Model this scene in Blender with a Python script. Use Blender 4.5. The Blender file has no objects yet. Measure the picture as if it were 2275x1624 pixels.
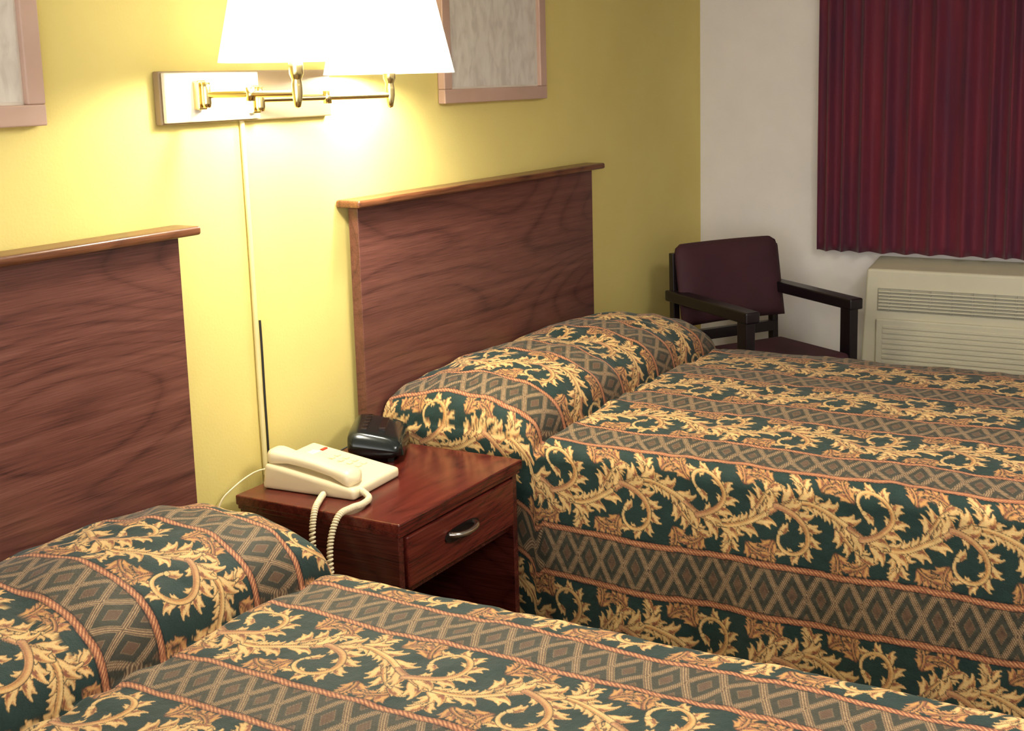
import bpy, bmesh, numpy as np, math
from mathutils import Matrix, Vector
scene=bpy.context.scene
scene.view_settings.view_transform='Standard'
scene.view_settings.look='None'
COL=bpy.context.collection
HT=1.3033; XC=5.5694

# ---------------- materials ----------------
def srgb(r,g,b):
    f=lambda c:(c/255/12.92) if c/255<=0.04045 else ((c/255+0.055)/1.055)**2.4
    return (f(r),f(g),f(b),1)
class M:
    def __init__(s,name):
        s.m=bpy.data.materials.new(name);s.m.use_nodes=True
        s.nt=s.m.node_tree;s.b=s.nt.nodes['Principled BSDF']
    def n(s,t,**k):
        x=s.nt.nodes.new(t)
        for a,v in k.items():
            if a in x.inputs: x.inputs[a].default_value=v
            else: setattr(x,a,v)
        return x
    def l(s,a,b): s.nt.links.new(a,b)
    def set(s,**k):
        for a,v in k.items(): s.b.inputs[a.replace('_',' ')].default_value=v
        return s
    def coord(s,scale=(1,1,1)):
        tc=s.n('ShaderNodeTexCoord');mp=s.n('ShaderNodeMapping');mp.inputs['Scale'].default_value=scale
        s.l(tc.outputs['Object'],mp.inputs['Vector']);return mp.outputs['Vector']
    def noise(s,scale=(1,1,1),sc=5,det=3,dist=0):
        x=s.n('ShaderNodeTexNoise');x.inputs['Scale'].default_value=sc;x.inputs['Detail'].default_value=det;x.inputs['Distortion'].default_value=dist
        s.l(s.coord(scale),x.inputs['Vector']);return x.outputs['Fac']
    def ramp(s,fac,stops):
        r=s.n('ShaderNodeValToRGB');el=r.color_ramp.elements
        while len(el)<len(stops): el.new(.5)
        for e,(p,c) in zip(el,stops): e.position=p;e.color=c
        s.l(fac,r.inputs['Fac']);return r.outputs['Color']
    def bump(s,h,st=.2,d=.002):
        b=s.n('ShaderNodeBump');b.inputs['Strength'].default_value=st;b.inputs['Distance'].default_value=d
        s.l(h,b.inputs['Height']);s.l(b.outputs['Normal'],s.b.inputs['Normal'])
    def math(s,op,a,b=None):
        x=s.n('ShaderNodeMath');x.operation=op
        for i,v in enumerate((a,b)):
            if v is None: continue
            if isinstance(v,(int,float)): x.inputs[i].default_value=v
            else: s.l(v,x.inputs[i])
        return x.outputs[0]
def simple(name,c,rough=.6,metal=0,var=.06,bump=0,bsc=200,spec=.5):
    m=M(name);c2=tuple(x*(1-var*2) for x in c[:3])+(1,);c3=tuple(min(1,x*(1+var)) for x in c[:3])+(1,)
    m.l(m.ramp(m.noise(sc=6),[(.3,c2),(.7,c3)]),m.b.inputs['Base Color'])
    m.set(Roughness=rough,Metallic=metal,Specular_IOR_Level=spec)
    if bump: m.bump(m.noise(sc=bsc,det=2),bump,.002)
    return m.m
def wood(name,axis,dark,mid,light,rough=.35,scale=1.0,rings=16,warp=14,rw=.13):
    m=M(name)
    tc=m.n('ShaderNodeTexCoord');sx=m.n('ShaderNodeSeparateXYZ');m.l(tc.outputs['Object'],sx.inputs[0])
    oth=[i for i in range(3) if i!=axis]
    across=m.math('ADD',sx.outputs[oth[0]],sx.outputs[oth[1]])
    sc=[3.4*scale]*3;sc[axis]=.95*scale
    n1=m.noise(tuple(sc),sc=1.0,det=0,dist=0)
    sw=[70]*3;sw[axis]=3
    nw=m.noise(tuple(sw),sc=1.0,det=2)
    r_=m.math('ADD',m.math('MULTIPLY',across,rings),m.math('ADD',m.math('MULTIPLY',n1,warp),m.math('MULTIPLY',nw,.12)))
    tri=m.math('MULTIPLY',m.math('ABSOLUTE',m.math('SUBTRACT',m.math('FRACT',r_),.5)),2)
    line=m.math('POWER',tri,4.0)
    sc2=[340]*3;sc2[axis]=8
    n2=m.noise(tuple(sc2),sc=1.0,det=3)
    sc3=[45]*3;sc3[axis]=.5
    n3=m.noise(tuple(sc3),sc=1.0,det=2)
    f=m.math('SUBTRACT',m.math('ADD',m.math('MULTIPLY',n2,.6),m.math('MULTIPLY',n3,.42)),m.math('MULTIPLY',line,rw))
    m.l(m.ramp(f,[(.26,dark),(.48,mid),(.72,light)]),m.b.inputs['Base Color'])
    m.set(Roughness=rough,Specular_IOR_Level=.5)
    m.bump(n2,.05,.001)
    return m.m
m_yellow=M('yellow_wall_paint')
m_yellow.l(m_yellow.ramp(m_yellow.noise(sc=2.2,det=4),[(.3,srgb(219,200,120)),(.7,srgb(225,208,128))]),m_yellow.b.inputs['Base Color'])
m_yellow.set(Roughness=.75,Specular_IOR_Level=.25);m_yellow.bump(m_yellow.noise(sc=140,det=3),.25,.002);m_yellow=m_yellow.m
m_white=simple('white_wall_paint',srgb(232,226,221),.8,0,.02,.2,150,.25)
m_ceil=simple('ceiling_paint',srgb(235,232,225),.9,0,.02,.3,90)
m_carpet=simple('carpet',srgb(70,62,50),1,0,.2,.8,400,.1)
m_trim=simple('trim_paint',srgb(120,85,65),.5)
m_head=wood('headboard_walnut_laminate',0,srgb(60,32,29),srgb(101,60,51),srgb(124,80,68),.30,1.0)
m_cap=wood('headboard_cap_wood',0,srgb(60,32,20),srgb(104,62,38),srgb(138,90,56),.3)
m_ns=wood('nightstand_cherry',0,srgb(46,14,11),srgb(86,30,22),srgb(110,46,34),.22,1.4)
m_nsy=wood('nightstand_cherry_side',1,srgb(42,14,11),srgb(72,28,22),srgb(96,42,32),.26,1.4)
m_dark=simple('dark_interior',srgb(28,14,10),.6)
m_frame=simple('picture_frame_taupe',srgb(190,158,140),.45,0,.05)
m_mat=simple('picture_mat',srgb(222,212,196),.7)
m_brass=simple('polished_brass',srgb(236,214,150),.2,1,.03)
m_plate=simple('lamp_backplate_taupe',srgb(150,128,98),.4,0,.05)
m_platew=simple('lamp_backplate_white',srgb(240,232,215),.3,0,.03)
m_cover=simple('cord_cover_plastic',srgb(222,208,150),.4)
m_black=simple('black_plastic',srgb(20,26,26),.18,0,.05)
m_blackcord=simple('black_cord',srgb(30,28,24),.5)
m_phone=simple('phone_cream_plastic',srgb(228,212,174),.38,0,.03)
m_red=simple('message_lamp_red',srgb(190,60,40),.3)
m_steel=simple('brushed_steel',srgb(205,200,195),.22,1,.03)
m_pewter=simple('dark_pewter',srgb(60,50,46),.3,.8,.03)
m_uph=simple('chair_upholstery_burgundy',srgb(62,24,34),.8,0,.12,.4,300)
m_chw=simple('chair_frame_dark_wood',srgb(24,14,19),.35,0,.1)
m_ac=simple('air_conditioner_cream',srgb(208,202,178),.5,0,.02)
m_acg=simple('air_conditioner_grille',srgb(162,158,142),.55,0,.03)
m_green=M('clock_display').set(Base_Color=(.005,.02,.015,1),Roughness=.08).m
m_glass=M('window_glass').set(Base_Color=(.55,.62,.7,1),Roughness=.05).m
mc=M('curtain_burgundy')
mc.l(mc.ramp(mc.noise((1,9,.6),sc=3,det=3),[(.3,srgb(74,12,44)),(.7,srgb(108,18,40))]),mc.b.inputs['Base Color'])
mc.set(Roughness=.75,Sheen_Weight=.15);mc.bump(mc.noise(sc=400,det=2),.3,.001);m_curt=mc.m
ma=M('picture_art')
ma.l(ma.ramp(ma.noise((2.2,1,1),sc=14,det=10,dist=.6),[(.34,srgb(198,189,177)),(.5,srgb(212,204,192)),(.64,srgb(219,212,200))]),ma.b.inputs['Base Color']);ma.set(Roughness=.6);m_art=ma.m
ms=M('lamp_shade_fabric');nt=ms.nt
out=[n for n in nt.nodes if n.type=='OUTPUT_MATERIAL'][0]
tr=ms.n('ShaderNodeBsdfTranslucent');tr.inputs['Color'].default_value=(.95,.94,.91,1)
mx=ms.n('ShaderNodeMixShader');mx.inputs[0].default_value=.38
ms.set(Base_Color=(.85,.85,.86,1),Roughness=.8,Emission_Color=(1,.98,.96,1),Emission_Strength=.28)
ms.l(ms.b.outputs[0],mx.inputs[1]);ms.l(tr.outputs[0],mx.inputs[2]);ms.l(mx.outputs[0],out.inputs[0]);m_shade=ms.m
mb_=M('bulb_glow').set(Base_Color=(1,1,1,1),Emission_Color=(1,.9,.72,1),Emission_Strength=8).m
mq=M('bedspread_tapestry')
at=mq.n('ShaderNodeAttribute');at.attribute_name='weave'
mix=mq.n('ShaderNodeMix');mix.data_type='RGBA';mix.blend_type='MULTIPLY';mix.inputs[0].default_value=.35
mq.l(at.outputs['Color'],mix.inputs[6]);mq.l(mq.ramp(mq.noise(sc=260,det=2),[(.3,(.6,.6,.6,1)),(.7,(1.2,1.2,1.2,1))]),mix.inputs[7])
mq.l(mix.outputs[2],mq.b.inputs['Base Color']);mq.set(Roughness=.7,Sheen_Weight=.10,Specular_IOR_Level=.3)
mq.bump(mq.math('ADD',mq.noise(sc=38,det=3),mq.math('MULTIPLY',mq.noise(sc=500,det=1),.3)),.55,.005);m_bed=mq.m

# ---------------- helpers ----------------
def empty(name,loc=(0,0,0)):
    e=bpy.data.objects.new(name,None);e.location=loc;COL.objects.link(e);e.empty_display_size=.1;return e
def link(ob,parent=None):
    COL.objects.link(ob)
    if parent is not None:
        ob.parent=parent;ob.matrix_parent_inverse=Matrix.Translation(parent.location).inverted()
    return ob
def mesh(name,verts,faces,mat,parent=None,smooth=False,bev=0,mtx=None,seg=3):
    me=bpy.data.meshes.new(name);me.from_pydata([tuple(v) for v in verts],[],faces)
    if mtx is not None: me.transform(mtx)
    bm=bmesh.new();bm.from_mesh(me)
    bmesh.ops.recalc_face_normals(bm,faces=bm.faces)
    if bev: bmesh.ops.bevel(bm,geom=list(bm.edges),offset=bev,segments=seg,profile=.6,affect='EDGES',clamp_overlap=True)
    bm.to_mesh(me);bm.free()
    me.materials.append(mat)
    if smooth or bev: me.polygons.foreach_set('use_smooth',[True]*len(me.polygons))
    ob=bpy.data.objects.new(name,me);link(ob,parent)
    if bev:
        w=ob.modifiers.new('wn','WEIGHTED_NORMAL');w.keep_sharp=False
    return ob
BF=[(0,1,3,2),(4,6,7,5),(0,4,5,1),(2,3,7,6),(0,2,6,4),(1,5,7,3)]
def box(name,x0,x1,y0,y1,z0,z1,mat,parent=None,bev=.003,mtx=None,seg=3):
    v=[(x,y,z) for x in (x0,x1) for y in (y0,y1) for z in (z0,z1)]
    return mesh(name,v,BF,mat,parent,False,bev,mtx,seg)
def hexa(name,v,mat,parent=None,bev=.003,mtx=None,seg=3): return mesh(name,v,BF,mat,parent,False,bev,mtx,seg)
def revolve(name,prof,c,mat,parent=None,n=48,axis='Z',mtx=None,solid=0):
    vs=[];fs=[]
    for r,z in prof:
        for i in range(n):
            a=2*math.pi*i/n
            p=(r*math.cos(a),r*math.sin(a),z)
            vs.append((p[0]+c[0],p[1]+c[1],p[2]+c[2]))
    for j in range(len(prof)-1):
        for i in range(n): fs.append((j*n+i,j*n+(i+1)%n,(j+1)*n+(i+1)%n,(j+1)*n+i))
    ob=mesh(name,vs,fs,mat,parent,True,0,mtx)
    if solid: s=ob.modifiers.new('s','SOLIDIFY');s.thickness=solid
    return ob
def tube(name,pts,r,mat,parent=None,cyc=False):
    cu=bpy.data.curves.new(name,'CURVE');cu.dimensions='3D';cu.bevel_depth=r;cu.bevel_resolution=4;cu.use_fill_caps=True
    sp=cu.splines.new('NURBS');sp.points.add(len(pts)-1);sp.order_u=min(4,len(pts));sp.use_endpoint_u=True
    for p,q in zip(sp.points,pts): p.co=(q[0],q[1],q[2],1)
    cu.materials.append(mat);tmp=bpy.data.objects.new(name,cu);COL.objects.link(tmp)
    bpy.context.view_layer.update()
    me=bpy.data.meshes.new_from_object(tmp.evaluated_get(bpy.context.evaluated_depsgraph_get()))
    COL.objects.unlink(tmp);bpy.data.objects.remove(tmp)
    me.name=name;me.polygons.foreach_set('use_smooth',[True]*len(me.polygons))
    return link(bpy.data.objects.new(name,me),parent)

# ---------------- room ----------------
X0=-2.0;Y1=-4.6;CZ=2.5
box('floor',X0,XC+.1,Y1-.1,.1,-.1,0,m_carpet,bev=0)
box('wall_left',X0,XC+.1,0,.1,0,CZ,m_yellow,bev=0)
box('wall_far',XC,XC+.1,Y1,0,0,CZ,m_white,bev=0)
box('wall_right',X0,XC+.1,Y1-.1,Y1,0,CZ,m_white,bev=0)
box('ceiling',X0,XC+.1,Y1-.1,.1,CZ,CZ+.1,m_ceil,bev=0)
box('baseboard_left',X0,XC,-.012,0,0,.09,m_trim,bev=.002)
box('baseboard_far',XC-.012,XC,Y1,-.012,0,.09,m_trim,bev=.002)

# ---------------- headboards ----------------
def headboard(x0,x1):
    e=empty('headboard',((x0+x1)/2,-.03,HT/2))
    box('panel',x0,x1,-.05,-.016,.12,HT-.026,m_head,e,.002)
    box('cap',x0-.04,x1+.04,-.088,-.002,HT-.022,HT,m_cap,e,.009,seg=4)
    box('mounting_rail',x0+.1,x1-.1,-.016,0,.6,.7,m_dark,e,.001)
headboard(.735,2.198);headboard(2.894,4.36)

# ---------------- bedspread pattern tile (numpy) ----------------
PX=1.6
WL,WD,LV=262,138,430
LW=int(WL*PX);LH=int(LV*PX)
tile=np.zeros((LW,LH,3));tile[:]=np.array([.008,.028,.023])
gu,gv=np.meshgrid(np.arange(LW),np.arange(LH),indexing='ij')
tile*= (1+.2*np.sin(gu*.9)*np.sin(gv*.9))[:,:,None]
def disc(u,v,r,c,a=1.0):
    u*=PX;v*=PX;r*=PX
    i0,i1=int(u-r-1),int(u+r+2);j0,j1=int(v-r-1),int(v+r+2)
    i0=max(i0,0);i1=min(i1,LW)
    if i1<=i0: return
    ii=np.arange(i0,i1);jj=np.arange(j0,j1)
    d=np.sqrt((ii[:,None]-u)**2+(jj[None,:]-v)**2)
    al=(np.clip(r-d+.5,0,1)*a)[:,:,None]
    jm=jj%LH
    blk=tile[np.ix_(ii,jm)]
    tile[np.ix_(ii,jm)]=blk*(1-al)+np.array(c)*al
CREAM=np.array([.66,.44,.18]);GOLD=np.array([.54,.28,.085]);OCH=np.array([.40,.17,.055]);RUST=np.array([.22,.075,.035]);DRK=np.array([.03,.028,.016])
PK=np.array([.42,.20,.095])
def sp(x,y,ang,ln,c0,c1):
    n=max(7,int(ln/1.1));o=[];st=ln/n
    for k in range(n):
        t=k/(n-1);o.append((x,y,ang,t));x+=math.cos(ang)*st;y+=math.sin(ang)*st;ang+=(c0*(1-t)+c1*t*t*2)/n
    return o
def paint(P_,rf,ps,tone,hs):
    for x,y,a,t in P_:
        rr=rf(t)
        if ps==0: disc(x,y,rr+1.5,DRK)
        elif ps==1:
            c=(PK*(1-t*2)+GOLD*t*2) if t<.5 else (GOLD*(2-2*t)+CREAM*(2*t-1))
            if tone: c=RUST*(1-t)+PK*t
            disc(x,y,rr,c)
        else:
            ox=-math.sin(a)*rr*.45*hs;oy=math.cos(a)*rr*.45*hs
            disc(x-ox*1.3,y-oy*1.3,rr*.30,RUST if t<.65 else OCH,.55)
            disc(x+ox,y+oy,rr*.42,CREAM if not tone else GOLD,.2+.7*t)
def rl(r): return lambda t: r*(.75+.55*math.sin(math.pi*min(1,t*1.25)))*(1-.78*t**2.5)
def lobe(p,a,ln,sd,tone=0,k=.175):
    main=sp(p[0],p[1],a,ln,-sd*.25,sd*1.9);r=ln*k
    m=main[int(len(main)*.38)]
    th=sp(m[0],m[1],m[2]+sd*.75,ln*.48,0,sd*1.3)
    m2=main[int(len(main)*.30)]
    th2=sp(m2[0],m2[1],m2[2]-sd*.6,ln*.44,0,-sd*1.1)
    for ps in (0,1,2):
        paint(th,rl(r*.62),ps,tone,sd);paint(th2,rl(r*.56),ps,tone,-sd);paint(main,rl(r),ps,tone,sd)
def arcp(x,y,ang,ln,c0,c1,n=70):
    o=[]
    for k in range(n):
        t=k/(n-1);o.append((x,y,ang,t));x+=math.cos(ang)*ln/n;y+=math.sin(ang)*ln/n;ang+=(c0*(1-t)+c1*t)/n
    return o
def frond(A,r0,r1,sets,tone=0,end=None,knob=True):
    for sd,cnt,l0,l1,t0,t1,da in sets:
        for k in range(cnt-1,-1,-1):
            q=k/max(1,cnt-1);i=int((t0+(t1-t0)*q)*(len(A)-1));x,y,a,_=A[i]
            lobe((x,y),a+sd*da,l0+(l1-l0)*q,sd,tone)
    if end: lobe((A[-1][0],A[-1][1]),A[-1][2],end,sets[0][0],tone,.2)
    for ps in (0,1,2): paint(A,lambda t:r0+(r1-r0)*t,ps,tone,sets[0][0])
    if knob: disc(A[-1][0],A[-1][1],r1*1.7+1.3,DRK);disc(A[-1][0],A[-1][1],r1*1.7,CREAM)
mid=WL/2
class Ref:
    def __init__(s,h): s.sg=1 if h==0 else -1;s.vc=h*LV/2+LV/4
    def p(s,u,v): return (mid+s.sg*u,s.vc+v)
    def a(s,d): return math.atan2(math.sin(d),s.sg*math.cos(d))
for h in (0,1):
    R=Ref(h);g=R.sg
    for u,v,d,ln,c in ((-72,74,2.7,48,.8),(-66,-86,-2.6,54,-.8),(84,60,.7,42,.8),(86,-64,-.7,42,-.8)):
        x,y=R.p(u,v);s1=1 if c*g>0 else -1
        frond(arcp(x,y,R.a(d),ln,c*g,c*g),3.5,2,[(s1,3,40,28,.0,.8,.6),(-s1,3,40,28,.05,.8,.6)],1,30,False)
for h in (0,1):
    R=Ref(h);g=R.sg
    x,y=R.p(-2,78)
    frond(arcp(x,y,R.a(2.5),96,g*.2,-g*1.2),5,2,[(-g,3,50,36,.1,.8,.55),(g,3,52,34,.05,.8,.55)],0,40,False)
    x,y=R.p(44,6)
    frond(arcp(x,y,R.a(.5),56,-g*.6,-g*1.4),5,2,[(-g,2,50,40,.1,.7,.6),(g,2,50,40,.1,.7,.6)],0,40,False)
for h in (0,1):
    R=Ref(h);g=R.sg
    V=[]
    for k in range(100):
        t=k/99;u=46*math.sin(math.pi*t);v=-LV/4+LV/2*t
        du=46*math.pi*math.cos(math.pi*t);dv=LV/2
        V.append((*R.p(u,v),math.atan2(dv,g*du),t))
    frond(V,6,6,[(-g,5,64,60,.06,.88,.5),(g,5,46,42,.42,.95,.5)],0,None,False)
    x,y=R.p(26,-76)
    C=arcp(x,y,R.a(1.75),262,g*1.5,g*9.3)
    frond(C,8,3.5,[(-g,7,60,34,.08,.78,.6),(g,4,34,24,.1,.70,.7)],0,36,True)
def noise2(nu,nv,k,seed):
    r_=np.random.RandomState(seed);o=np.zeros((nu,nv));a_,b_=np.meshgrid(np.arange(nu),np.arange(nv),indexing='ij')
    for _ in range(k):
        o+=np.sin(a_*r_.uniform(-.1,.1)+2*math.pi*b_/nv*r_.randint(-12,12)+r_.uniform(0,6))
    return o/k**.5
tile*=(1+.08*noise2(LW,LH,10,3)[:,:,None])
DW=int(WD*PX);DH=LH
du,dv=np.meshgrid(np.arange(DW)/PX,np.arange(DH)/PX,indexing='ij')
DP=LV/6.0
dt=np.zeros((DW,DH,3));dt[:]=(.100,.056,.030)
uu=du/WD
a=(uu+dv/DP)%1;b=(uu-dv/DP)%1
d=np.minimum(np.minimum(a,1-a),np.minimum(b,1-b))
cell=np.maximum(np.abs(a-.5),np.abs(b-.5))
dt[cell<.40]=(.040,.038,.024)
dt[cell<.18]=(.11,.060,.032)
dt*=(1+.35*(np.sin(du*2.2)*np.sin(dv*2.2))[:,:,None])
LINE=np.array([.40,.27,.14])
for c0,wd,f in ((.035,.014,1),(.10,.011,.75),(.32,.009,.5)):
    dt[np.abs(d-c0)<wd]=LINE*f
full=np.concatenate([dt,tile],axis=0)
NU=full.shape[0];PER=NU/PX
fu=np.arange(NU)/PX;vv=np.arange(LH)/PX
for c0 in (0,WD,PER):
    d=fu-c0
    for i in np.where(np.abs(d)<11)[0]:
        dd=abs(d[i])
        if dd>7.5: full[i]=full[i]*.3;continue
        ph=(vv+d[i]*1.1)%9.77/9.77
        c=np.where((ph<.5)[:,None],np.array([.42,.16,.065]),np.array([.18,.055,.028]))
        if dd<3.2: c=np.where((ph<.5)[:,None],np.array([.60,.29,.13]),np.array([.28,.095,.042]))
        full[i]=c
def sample(U,V):
    a=(U*1000%PER)*PX;b=(V*1000%LV)*PX
    i0=np.floor(a).astype(int);j0=np.floor(b).astype(int);fa=(a-i0)[...,None];fb=(b-j0)[...,None]
    i1=(i0+1)%NU;j1=(j0+1)%LH;i0%=NU;j0%=LH
    return (full[i0,j0]*(1-fa)+full[i1,j0]*fa)*(1-fb)+(full[i0,j1]*(1-fa)+full[i1,j1]*fa)*fb

# ---------------- beds ----------------
def bed(xa,xb,h,uref,ph,step,vsh,slo,shi,ush,yc,eb):
    xm=(xa+xb)/2;hw=(xb-xa)/2;R=.05;foot=2.05;y0=.062
    def path(s,half):
        q=half-R;A=R*math.pi/2
        th=np.clip((s-q)/R,0,math.pi/2)
        hor=np.where(s<q,s,np.where(s<q+A,q+R*np.sin(th),half))
        drop=np.where(s<q,0,np.where(s<q+A,R*(1-np.cos(th)),R+(s-q-A)))
        return hor,drop
    side=h-.03-R+R*math.pi/2+hw-R
    slo=min(slo,side-.02);shi=min(shi,side-.02)
    s=np.concatenate([np.arange(-side,-slo,.012),np.arange(-slo,shi,step),np.arange(shi,side+.001,.012)])
    tl=foot-y0;tend=tl-R+R*math.pi/2+h-.03-R;tc=yc-y0
    t=np.concatenate([np.arange(0,tc-.09,step),np.arange(tc-.09,tc-.03,step*.5),np.arange(tc-.03,tc+.004,step*.22),np.arange(tc+.004,tend,step)])
    S,T=np.meshgrid(s,t,indexing='ij')
    hx,dx=path(np.abs(S),hw);hx=hx*np.sign(S)
    hy,dy=path(T,tl)
    X=xm+hx;Y=-(y0+hy);D=np.maximum(dx,dy)
    top=np.clip(1-D/.05,0,1);fade=np.clip(1-D/(h-.03),0,1)
    Z=h-D+top*.018*(1-(hx/hw)**2)
    tt=(-Y-y0)/(yc-y0)
    b=np.where(tt<.42,.62+.38*np.sin(np.clip(tt/.42,0,1)*math.pi/2),np.sqrt(np.clip(1-np.clip((tt-.42)/.58,0,1)**2.6,0,1)))
    b=np.where(tt>1,0,b)
    e=eb+(1-eb)*np.sqrt(np.clip(1-np.abs(np.clip(S/(hw),-1,1))**6,0,1))
    dip=1-.13*np.exp(-(hx/.10)**2)
    Z+=ph*b*e*dip*fade**1.5
    X+=np.sign(S)*b*.012*np.exp(-((D-.05)/.08)**2)
    Z-=.022*np.exp(-((Y+yc+.008)/.014)**2)*top
    w=.0035*np.sin(9*X+5*Y)*np.sin(7*Y-4*X)+.002*np.sin(23*X+11*np.sin(6*Y))*np.sin(17*Y)+.0012*np.sin(41*X-19*Y)
    pw=.0035*np.sin(38*Y+5*np.sin(11*X))*b
    Z+=(w+pw)*np.clip(1-D/.1,0,1)
    Z+=.006*np.sin(X*33+3*np.sin(X*9))*np.exp(-np.abs(-Y-yc-.025)/.05)*top
    g=np.clip(dx-.08,0,1)*np.clip((-Y-.60)/.2,0,1)
    X+=np.sign(S)*g*(.035+.035*np.sin(Y*14+1.5*np.sin(Y*5)))
    g2=np.clip(dy-.08,0,1)
    Y-=g2*(.03+.03*np.sin(X*13))
    nU,nV=S.shape
    seg=np.sqrt(np.diff(X,axis=0)**2+np.diff(Z,axis=0)**2)
    cu=np.concatenate([np.zeros((1,nV)),np.cumsum(seg,axis=0)],0)
    i0=np.argmin(np.abs(s));cu=cu-cu[i0:i0+1]
    U=cu+hw-uref+np.where(tt<1,ush,0)
    sg_=np.sqrt(np.diff(Z,axis=1)**2+np.diff(Y,axis=1)**2)
    V=np.concatenate([np.zeros((nU,1)),np.cumsum(sg_,axis=1)],1)
    k=max(3,int(.12/step))
    Vp=np.pad(V,((k//2,k-1-k//2),(0,0)),mode='edge');cs=np.cumsum(np.vstack([np.zeros((1,nV)),Vp]),0);V=(cs[k:]-cs[:-k])/k
    V=V+vsh
    col=sample(U+.004*np.sin(V*14),V)
    rgba=np.ones((nU*nV,4),dtype=np.float32);rgba[:,:3]=col.reshape(-1,3)
    co=np.stack([X,Y,Z],-1).reshape(-1,3).astype(np.float32)
    co[:,2]=np.maximum(co[:,2],.012)
    idx=np.arange(nU*nV).reshape(nU,nV)
    q=np.stack([idx[:-1,:-1],idx[:-1,1:],idx[1:,1:],idx[1:,:-1]],-1).reshape(-1,4)[:,::-1]
    me=bpy.data.meshes.new('bedspread');nq=len(q)
    me.vertices.add(len(co));me.vertices.foreach_set('co',co.ravel())
    me.loops.add(nq*4);me.loops.foreach_set('vertex_index',q.ravel().astype(np.int32))
    me.polygons.add(nq);me.polygons.foreach_set('loop_start',np.arange(0,nq*4,4,dtype=np.int32))
    me.polygons.foreach_set('loop_total',np.full(nq,4,dtype=np.int32))
    me.update(calc_edges=True)
    me.polygons.foreach_set('use_smooth',np.ones(nq,dtype=bool))
    ca=me.color_attributes.new('weave','FLOAT_COLOR','POINT');ca.data.foreach_set('color',rgba.ravel())
    me.materials.append(m_bed)
    en=empty('bed',(xm,-1.05,0))
    link(bpy.data.objects.new('bedspread',me),en)
    box('mattress',xa+.06,xb-.06,-2.0,-.10,.30,h-.04,m_white,en,.03)
    box('box_spring',xa+.06,xb-.06,-2.0,-.10,.10,.29,m_mat,en,.01)
    for i,(fx,fy) in enumerate([(xa+.12,-.2),(xb-.12,-.2),(xa+.12,-1.9),(xb-.12,-1.9)]): box('leg_%d'%(i+1),fx-.03,fx+.03,fy-.03,fy+.03,0,.1,m_dark,en,.003)
bed(2.948,4.33,.64,.045,.135,.0026,.10,1.32,.72,.0,.575,.28)
bed(.72,2.10,.58,1.135,.13,.0021,.05,.60,.78,0,.55,.5)

# ---------------- nightstand ----------------
e=empty('nightstand',(2.61,-.29,.3))
nx0,nx1,nd=2.326,2.905,.566
box('top',nx0,nx1,-nd,-.052,.574,.6,m_ns,e,.005)
box('top_moulding',nx0+.006,nx1-.006,-nd+.006,-.054,.562,.574,m_ns,e,.003)
box('side_panel_1',nx0+.012,nx0+.034,-nd+.014,-.056,0,.562,m_nsy,e,.002)
box('side_panel_2',nx1-.034,nx1-.012,-nd+.014,-.056,0,.562,m_nsy,e,.002)
box('back_panel',nx0+.034,nx1-.034,-.07,-.058,.04,.562,m_dark,e,.001)
box('drawer_front',nx0+.04,nx1-.04,-nd+.006,-nd+.03,.425,.556,m_ns,e,.006)
box('drawer_box',nx0+.04,nx1-.04,-nd+.03,-.075,.415,.55,m_dark,e,.002)
box('rail_below_drawer',nx0+.034,nx1-.034,-nd+.03,-.072,.40,.414,m_nsy,e,.002)
box('bottom_shelf',nx0+.034,nx1-.034,-nd+.03,-.072,.08,.10,m_nsy,e,.002)
box('plinth',nx0+.034,nx1-.034,-nd+.05,-nd+.07,0,.08,m_nsy,e,.002)
yb=-nd+.006
pv=[];n=24
for k,yy in enumerate((yb,yb-.004)):
    for i in range(n):
        a=2*math.pi*i/n;ww=.078*math.copysign(abs(math.cos(a))**.7,math.cos(a));hh=.018*math.copysign(abs(math.sin(a))**.8,math.sin(a))
        pv.append((2.60+ww,yy,.497+hh))
pf=[tuple(range(n)),tuple(range(2*n-1,n-1,-1))]+[(i,n+i,n+(i+1)%n,(i+1)%n) for i in range(n)]
mesh('pull_backplate',pv,pf,m_pewter,e)
tube('pull_handle',[(2.545,yb-.002,.502),(2.55,yb-.018,.502),(2.575,yb-.025,.499),(2.60,yb-.027,.498),(2.63,yb-.025,.499),(2.65,yb-.018,.502),(2.655,yb-.002,.502)],.0075,m_steel,e)

# ---------------- telephone ----------------
e=empty('telephone',(2.51,-.22,.6))
T=Matrix.Translation((2.515,-.215,.6005))@Matrix.Rotation(math.radians(4),4,'Z')@Matrix.Scale(1.14,4)
bl=[(-.095,-.125,0),(-.095,-.125,.024),(-.095,.125,0),(-.095,.115,.060),(.095,-.125,0),(.095,-.125,.024),(.095,.125,0),(.095,.115,.060)]
hexa('body',bl,m_phone,e,.012,T,4)
def on(y,dz=0): return .024+(y+.125)/.24*.036+dz
secs=[]
for k in range(25):
    t=k/24;y=-.115+.235*t
    end=abs(2*t-1)
    wz=.012+(.008*max(0,(end-.55)/.45)**.7 if end>.55 else 0)
    wx=.024+.008*max(0,(end-.5)/.5)
    arch=.010*(1-end**2)
    taper=math.sqrt(max(0.02,1-(max(0,end-.86)/.14)**2))
    secs.append((y,wx*taper,wz*taper,on(y,.011)+arch))
vs=[];fs=[];n=20
for y,wx,wz,zc in secs:
    for i in range(n):
        a=2*math.pi*i/n;c_,s_=math.cos(a),math.sin(a)
        vs.append((-.060+wx*math.copysign(abs(c_)**.6,c_),y,zc+wz*math.copysign(abs(s_)**.6,s_)))
for j in range(len(secs)-1):
    for i in range(n): fs.append((j*n+i,j*n+(i+1)%n,(j+1)*n+(i+1)%n,(j+1)*n+i))
fs.append(tuple(range(n)));fs.append(tuple(range(len(vs)-1,len(vs)-n-1,-1)))
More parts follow.
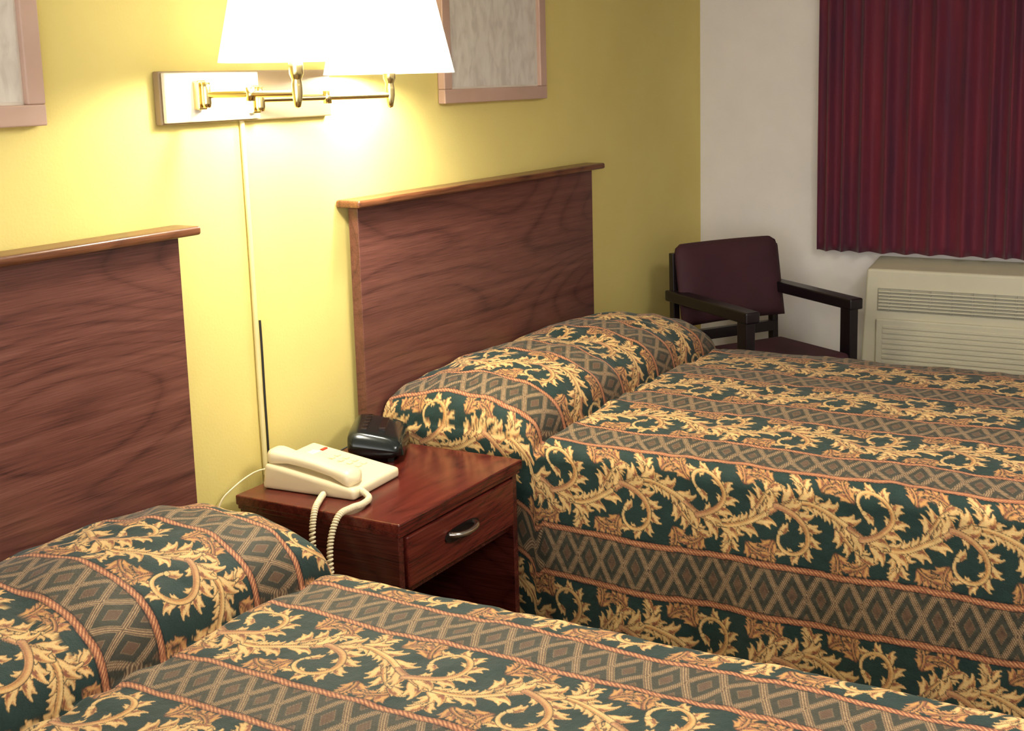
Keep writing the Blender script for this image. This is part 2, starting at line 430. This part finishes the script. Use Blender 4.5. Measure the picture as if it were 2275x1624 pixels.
mesh('handset',vs,fs,m_phone,e,True,0,T)
for r_ in range(4):
    for c_ in range(3):
        y=.02-.024*r_;x=.012+.022*c_
        box('key_%d'%(r_*3+c_+1),x-.007,x+.007,y-.006,y+.006,on(y)-.002,on(y)+.0025,m_phone,e,.0015,T)
box('message_lamp',.058,.078,.062,.070,on(.066)-.002,on(.066)+.003,m_red,e,.001,T)
box('label_strip',.0,.05,.060,.088,on(.074)-.004,on(.074)+.0015,m_platew,e,.0005,T)
def coil(ctrl,rad,turns,wire,name):
    C=np.array(ctrl,float);m=len(C)
    ts=np.linspace(0,m-1,turns*10)
    P_=[]
    for t in ts:
        i=min(int(t),m-2);f_=t-i
        p0=C[max(i-1,0)];p1=C[i];p2=C[i+1];p3=C[min(i+2,m-1)]
        P_.append(.5*((2*p1)+(-p0+p2)*f_+(2*p0-5*p1+4*p2-p3)*f_**2+(-p0+3*p1-3*p2+p3)*f_**3))
    P_=np.array(P_);Tn=np.gradient(P_,axis=0);Tn/=np.linalg.norm(Tn,axis=1)[:,None]
    ref=np.array([.3,.2,.93]);o=[]
    for i,(p,t_) in enumerate(zip(P_,Tn)):
        a_=np.cross(t_,ref);a_/=np.linalg.norm(a_)+1e-9;b_=np.cross(t_,a_);th=i*2*math.pi/10
        o.append(tuple(p+rad*(a_*math.cos(th)+b_*math.sin(th))))
    tube(name,o,wire,m_phone,e)
coil([(2.45,-.36,.620),(2.43,-.40,.612),(2.385,-.415,.612),(2.345,-.41,.613),(2.308,-.40,.603),(2.275,-.40,.555),(2.25,-.415,.49),(2.24,-.435,.41),(2.235,-.42,.36),(2.245,-.39,.39),(2.262,-.36,.47),(2.285,-.335,.55),(2.310,-.325,.603),(2.36,-.30,.612),(2.40,-.28,.612)],.0058,115,.0030,'handset_cord')
tube('line_cord',[(2.48,-.09,.62),(2.46,-.05,.64),(2.40,-.03,.63),(2.34,-.02,.60),(2.30,-.016,.585),(2.28,-.014,.50),(2.29,-.016,.35)],.0022,m_phone,e)

# ---------------- alarm clock ----------------
e=empty('alarm_clock',(2.78,-.15,.6))
T=Matrix.Translation((2.790,-.165,.6005))@Matrix.Rotation(math.radians(30),4,'Z')@Matrix.Diagonal((1.10,1.08,1.22,1))
vs=[];fs=[];n=32;K=17
for k in range(K):
    t=2*k/(K-1)-1;x=.112*t
    sc_=(1-abs(t)**6)**.35 if abs(t)<1 else 0.0
    sc_=max(sc_,.05)
    for i in range(n):
        a=2*math.pi*i/n;c_,s_=math.cos(a),math.sin(a)
        y=.070*math.copysign(abs(c_)**.55,c_);z=math.copysign(abs(s_)**.55,s_)
        hh=.024+.014*(y+.07)/.14
        vs.append((x,y*(.75+.25*sc_),.006+hh+z*hh*sc_))
for j in range(K-1):
    for i in range(n): fs.append((j*n+i,j*n+(i+1)%n,(j+1)*n+(i+1)%n,(j+1)*n+i))
fs.append(tuple(range(n)));fs.append(tuple(range(len(vs)-1,len(vs)-n-1,-1)))
mesh('body',vs,fs,m_black,e,True,0,T)
hexa('display',[(-.085,-.073,.014),(-.085,-.069,.042),(-.085,-.060,.014),(-.085,-.058,.042),(.085,-.073,.014),(.085,-.069,.042),(.085,-.060,.014),(.085,-.058,.042)],m_green,e,.002,T)
for i in range(5): box('button_%d'%(i+1),-.070+.030*i,-.050+.030*i,.02,.034,.064,.0755,m_pewter,e,.001,T)
box('snooze_bar',-.05,.05,-.025,-.008,.058,.0705,m_pewter,e,.001,T)
for i,(a_,b_) in enumerate([(-.08,-.04),(.08,-.04),(-.08,.045),(.08,.045)]): box('foot_%d'%(i+1),a_-.008,a_+.008,b_-.008,b_+.008,0,.012,m_black,e,.001,T)
tube('power_cord',[(2.74,-.10,.625),(2.70,-.07,.605),(2.66,-.06,.604),(2.64,-.045,.62),(2.62,-.03,.60),(2.60,-.013,.56)],.0022,m_blackcord,e)

# ---------------- pictures ----------------
def picture(x0,x1,z0,z1):
    e=empty('framed_picture',((x0+x1)/2,-.01,(z0+z1)/2));w=.045;d=.028
    box('frame_bottom',x0,x1,-d,-.001,z0,z0+w,m_frame,e,.004)
    box('frame_top',x0,x1,-d,-.001,z1-w,z1,m_frame,e,.004)
    box('frame_left',x0,x0+w,-d,-.001,z0+w,z1-w,m_frame,e,.004)
    box('frame_right',x1-w,x1,-d,-.001,z0+w,z1-w,m_frame,e,.004)
    box('mat_board',x0+w,x1-w,-.014,-.003,z0+w,z1-w,m_mat,e,0)
    box('print',x0+w+.006,x1-w-.006,-.0155,-.0145,z0+w+.006,z1-w-.006,m_art,e,0)
picture(3.398,4.063,1.557,2.15);picture(1.20,1.869,1.557,2.15)

# ---------------- wall lamp ----------------
e=empty('swing_arm_wall_lamp',(2.5,-.02,1.6))
box('backplate',2.20,2.835,-.022,-.001,1.542,1.668,m_plate,e,.004)
box('mount_plate_1',2.205,2.53,-.034,-.022,1.546,1.664,m_platew,e,.004)
def lamp(k,mx_,mz,jx,jy,sx,sy,shz):
    box('mount_%d'%k,mx_-.014,mx_+.014,-.052,-.022,mz-.035,mz+.035,m_brass,e,.004)
    revolve('mount_swivel_%d'%k,[(.0,-.03),(.010,-.03),(.012,-.02),(.012,.02),(.010,.03),(0,.03)],(mx_,-.062,mz),m_brass,e,24)
    tube('arm_a_%d'%k,[(mx_,-.062,mz),((mx_+jx)/2,(-.062+jy)/2,mz),(jx,jy,mz)],.008,m_brass,e)
    revolve('arm_joint_%d'%k,[(0,-.016),(.011,-.016),(.011,.016),(0,.016)],(jx,jy,mz),m_brass,e,20)
    tube('arm_b_%d'%k,[(jx,jy,mz),((sx+jx)/2,(sy+jy)/2,mz),(sx,sy,mz)],.008,m_brass,e)
    revolve('stem_%d'%k,[(0,-.035),(.007,-.032),(.010,-.02),(.013,0),(.013,.02),(.011,.03),(.013,.035),(.017,.045),(.018,.115),(.0,.118)],(sx,sy,mz),m_brass,e,24)
    zb=shz;hh=.29
    revolve('shade_%d'%k,[(.178,0),(.148,hh*.45),(.112,hh)],(sx,sy,zb),m_shade,e,64,solid=.0015)
    revolve('bulb_%d'%k,[(0,0),(.014,.002),(.016,.03),(.028,.06),(.030,.08),(.022,.105),(0,.112)],(sx,sy,mz+.118),mb_,e,24)
    for i in range(3):
        a=2*math.pi*i/3;tube('shade_spider_%d_%d'%(k,i+1),[(sx,sy,zb+.20),(sx+.06*math.cos(a),sy+.06*math.sin(a),zb+.20),(sx+.122*math.cos(a),sy+.122*math.sin(a),zb+.20)],.0015,m_brass,e)
    L=bpy.data.lights.new('bulb_light_%d'%k,'POINT');L.energy=32;L.color=(1,.96,.80);L.shadow_soft_size=.05
    lo=bpy.data.objects.new('bulb_light_%d'%k,L);lo.location=(sx+.045,sy-.045,zb+.07);link(lo,e)
lamp(1,2.31,1.61,2.335,-.18,2.362,-.30,1.684)
lamp(2,2.50,1.595,2.66,-.15,2.868,-.20,1.652)
tube('cord_cover',[(2.487,-.008,1.545),(2.489,-.008,1.35),(2.493,-.008,1.1),(2.490,-.008,.85),(2.494,-.008,.60)],.0065,m_cover,e)
tube('power_cord',[(2.503,-.012,1.02),(2.504,-.013,.94),(2.500,-.014,.8),(2.504,-.014,.68),(2.503,-.012,.604)],.0032,m_blackcord,e)

# ---------------- curtain + window ----------------
e=empty('window_1',(XC-.03,-1.5,1.5))
for nm,a in {'frame_left':(-.72,-.66,.90,2.2),'frame_right':(-2.5,-2.44,.90,2.2),'frame_bottom':(-2.44,-.72,.90,.96),'frame_top':(-2.44,-.72,2.14,2.2),'mullion':(-1.6,-1.56,.96,2.14)}.items():
    box(nm,XC-.03,XC-.001,a[0],a[1],a[2],a[3],m_ac,e,.003)
box('glass',XC-.012,XC-.006,-2.44,-.72,.96,2.14,m_glass,e,0)
e=empty('curtain',(5.47,-1.5,1.6))
ny,nz=700,40;ys=np.linspace(-.585,-2.62,ny);vs=[];fs=[]
ph=np.cumsum(2*math.pi/ .092*(1+.22*np.sin(ys*7.3)+.15*np.sin(ys*17.1))*abs(ys[1]-ys[0]))
for j in range(nz):
    t=j/(nz-1)
    for i in range(ny):
        z0=.846+.002*math.cos(ph[i]);z=z0+(2.36-z0)*t
        am=.014+.007*(1-t)
        x=5.492+am*(math.sin(ph[i]+.25*math.sin(3*t+ys[i]*5))+.2*math.sin(2*ph[i]+1))
        vs.append((x,ys[i]+.004*math.cos(ph[i]*1.0),z))
for j in range(nz-1):
    for i in range(ny-1): a=j*ny+i;fs.append((a,a+1,a+1+ny,a+ny))
c=mesh('drape',vs,fs,m_curt,e,True);sm=c.modifiers.new('s','SOLIDIFY');sm.thickness=.002
tube('rod',[(5.49,-.5,2.38),(5.49,-1.5,2.38),(5.49,-2.7,2.38)],.012,m_brass,e)
box('rod_bracket_1',5.48,XC,-.56,-.54,2.37,2.40,m_brass,e,.002);box('rod_bracket_2',5.48,XC,-2.68,-2.66,2.37,2.40,m_brass,e,.002)

# ---------------- air conditioner ----------------
e=empty('wall_air_conditioner',(5.45,-1.4,.4))
ay0,ay1=-.845,-1.93
hexa('housing',[(5.36,ay1,.16),(5.36,ay1,.795),(5.36,ay0+.03,.16),(5.36,ay0,.795),(XC-.001,ay1,.16),(XC-.001,ay1,.825),(XC-.001,ay0+.03,.16),(XC-.001,ay0,.825)],m_ac,e,.012,None,4)
box('sub_base',5.40,XC-.001,ay1+.03,ay0-.03,0,.17,m_acg,e,.004)
box('front_panel',5.345,5.365,ay1+.03,ay0-.045,.19,.585,m_ac,e,.008)
for i in range(16):
    z=.215+.022*i;box('front_louvre_%d'%(i+1),5.341,5.347,ay1+.06,ay0-.075,z,z+.013,m_ac,e,.002)
box('outlet_recess',5.352,5.362,ay1+.04,ay0-.05,.62,.715,m_acg,e,.002)
for i in range(6):
    z=.628+.0145*i;box('outlet_slat_%d'%(i+1),5.343,5.354,ay1+.045,ay0-.055,z,z+.006,m_ac,e,.0015)
for i in range(12): y=ay0-.10-.085*i;box('outlet_rib_%d'%(i+1),5.346,5.356,y-.003,y+.003,.62,.715,m_acg,e,.001)

# ---------------- armchair ----------------
e=empty('armchair',(4.97,-.55,0))
ax_=Vector((-.845,.535,0));ay_=Vector((-.535,-.845,0))
T=Matrix(((ax_.x,ay_.x,0,5.02),(ax_.y,ay_.y,0,-.37),(0,0,1,0),(0,0,0,1)))
W=.265
vs=[];fs=[];n=20;m_=16
for sd,off in ((0,.03),(1,-.015)):
    for j in range(m_+1):
        for i in range(n+1):
            u_=2*i/n-1;v_=j/m_
            x=(W-.002)*u_;z=.60+.335*v_
            ed=min(1,4*(1-abs(u_)))**.5*min(1,4*(1-abs(2*v_-1)))**.5
            if v_>.88: x*=1-.035*((v_-.88)/.12)**2
            z-=.016*max(0,(abs(u_)-.88)/.12)**2*(1 if v_>.88 else 0)
            vs.append((x,(off*ed if sd==0 else off)-.06*v_-.025*(1-u_**2)+.02,z))
N=(m_+1)*(n+1)
for sd in (0,1):
    for j in range(m_):
        for i in range(n): a=sd*N+j*(n+1)+i;fs.append((a,a+1,a+n+2,a+n+1))
for i in range(n):
    fs.append((i,i+1,N+i+1,N+i));a=m_*(n+1)+i;fs.append((a,a+1,N+a+1,N+a))
for j in range(m_):
    a=j*(n+1);fs.append((a,a+n+1,N+a+n+1,N+a));a+=n;fs.append((a,a+n+1,N+a+n+1,N+a))
mesh('back_cushion',vs,fs,m_uph,e,True,0,T)
box('seat_cushion',-W+.03,W-.03,.03,.47,.43,.51,m_uph,e,.025,T,4)
box('seat_frame',-W+.02,W-.02,.02,.46,.385,.43,m_chw,e,.004,T)
for k,sx_ in ((1,-1),(2,1)):
    x=sx_*W;a,b=min(x,x-sx_*.03),max(x,x-sx_*.03)
    a+=sx_*.008;b+=sx_*.008
    hexa('rear_post_%d'%k,[(a,-.06,0),(a,-.075,.90),(a,-.02,0),(a,-.045,.90),(b,-.06,0),(b,-.075,.90),(b,-.02,0),(b,-.045,.90)],m_chw,e,.004,T)
    box('front_post_%d'%k,a-.006,b+.006,.40,.46,0,.715,m_chw,e,.004,T)
    hexa('armrest_%d'%k,[(a-.018,-.08,.700),(a-.018,-.08,.745),(a-.018,.475,.685),(a-.018,.475,.73),(b+.018,-.08,.700),(b+.018,-.08,.745),(b+.018,.475,.685),(b+.018,.475,.73)],m_chw,e,.008,T)
    box('side_rail_%d'%k,a,b,-.03,.43,.40,.45,m_chw,e,.003,T)
    box('side_stretcher_%d'%k,a,b,-.03,.43,.16,.19,m_chw,e,.003,T)
box('rear_rail',-W,W,-.06,-.03,.52,.565,m_chw,e,.003,T)
box('rear_seat_rail',-W,W,-.05,-.02,.40,.45,m_chw,e,.003,T)

# ---------------- added ceiling fill light (out of view) ----------------
e=empty('added_ceiling_fill',(2.4,-2.6,CZ-.05))
revolve('added_fill_dome',[(.0,-.09),(.10,-.085),(.17,-.06),(.20,-.02),(.20,0)],(2.4,-2.6,CZ),M('added_fill_glow').set(Base_Color=(.9,.9,.88,1),Emission_Color=(1,.93,.82,1),Emission_Strength=3).m,e,48)  # invented glowing dome, unseen, gives the fill light a housing
L=bpy.data.lights.new('added_fill_area','AREA');L.shape='DISK';L.size=.9;L.energy=55;L.color=(1,.95,.88)  # added area light for general room brightness, no known fixture here
lo=bpy.data.objects.new('added_fill_area',L);lo.location=(2.4,-2.6,CZ-.12);link(lo,e)

w=bpy.data.worlds.new('world');scene.world=w;w.use_nodes=True
w.node_tree.nodes['Background'].inputs[0].default_value=(1,.985,.97,1);w.node_tree.nodes['Background'].inputs[1].default_value=4.0

# ---------------- camera ----------------
a=.5198;pt=.1715;ro=-.0248
c_,s_=math.cos(pt),math.sin(pt)
f=Vector((math.cos(a)*c_,math.sin(a)*c_,-s_));r=Vector((math.sin(a),-math.cos(a),0));u=r.cross(f)
r2=r*math.cos(ro)+u*math.sin(ro);u2=-r*math.sin(ro)+u*math.cos(ro)
cd=bpy.data.cameras.new('camera');cam=bpy.data.objects.new('camera',cd);COL.objects.link(cam)
cam.matrix_world=Matrix(((r2.x,u2.x,-f.x,0),(r2.y,u2.y,-f.y,-2.2834),(r2.z,u2.z,-f.z,1.6331),(0,0,0,1)))
cd.sensor_fit='HORIZONTAL';cd.sensor_width=36;cd.lens=2831.6/2275*36
cd.shift_x=-52.72/2275;cd.shift_y=-149.96/2275
cd.clip_start=.02
scene.camera=cam
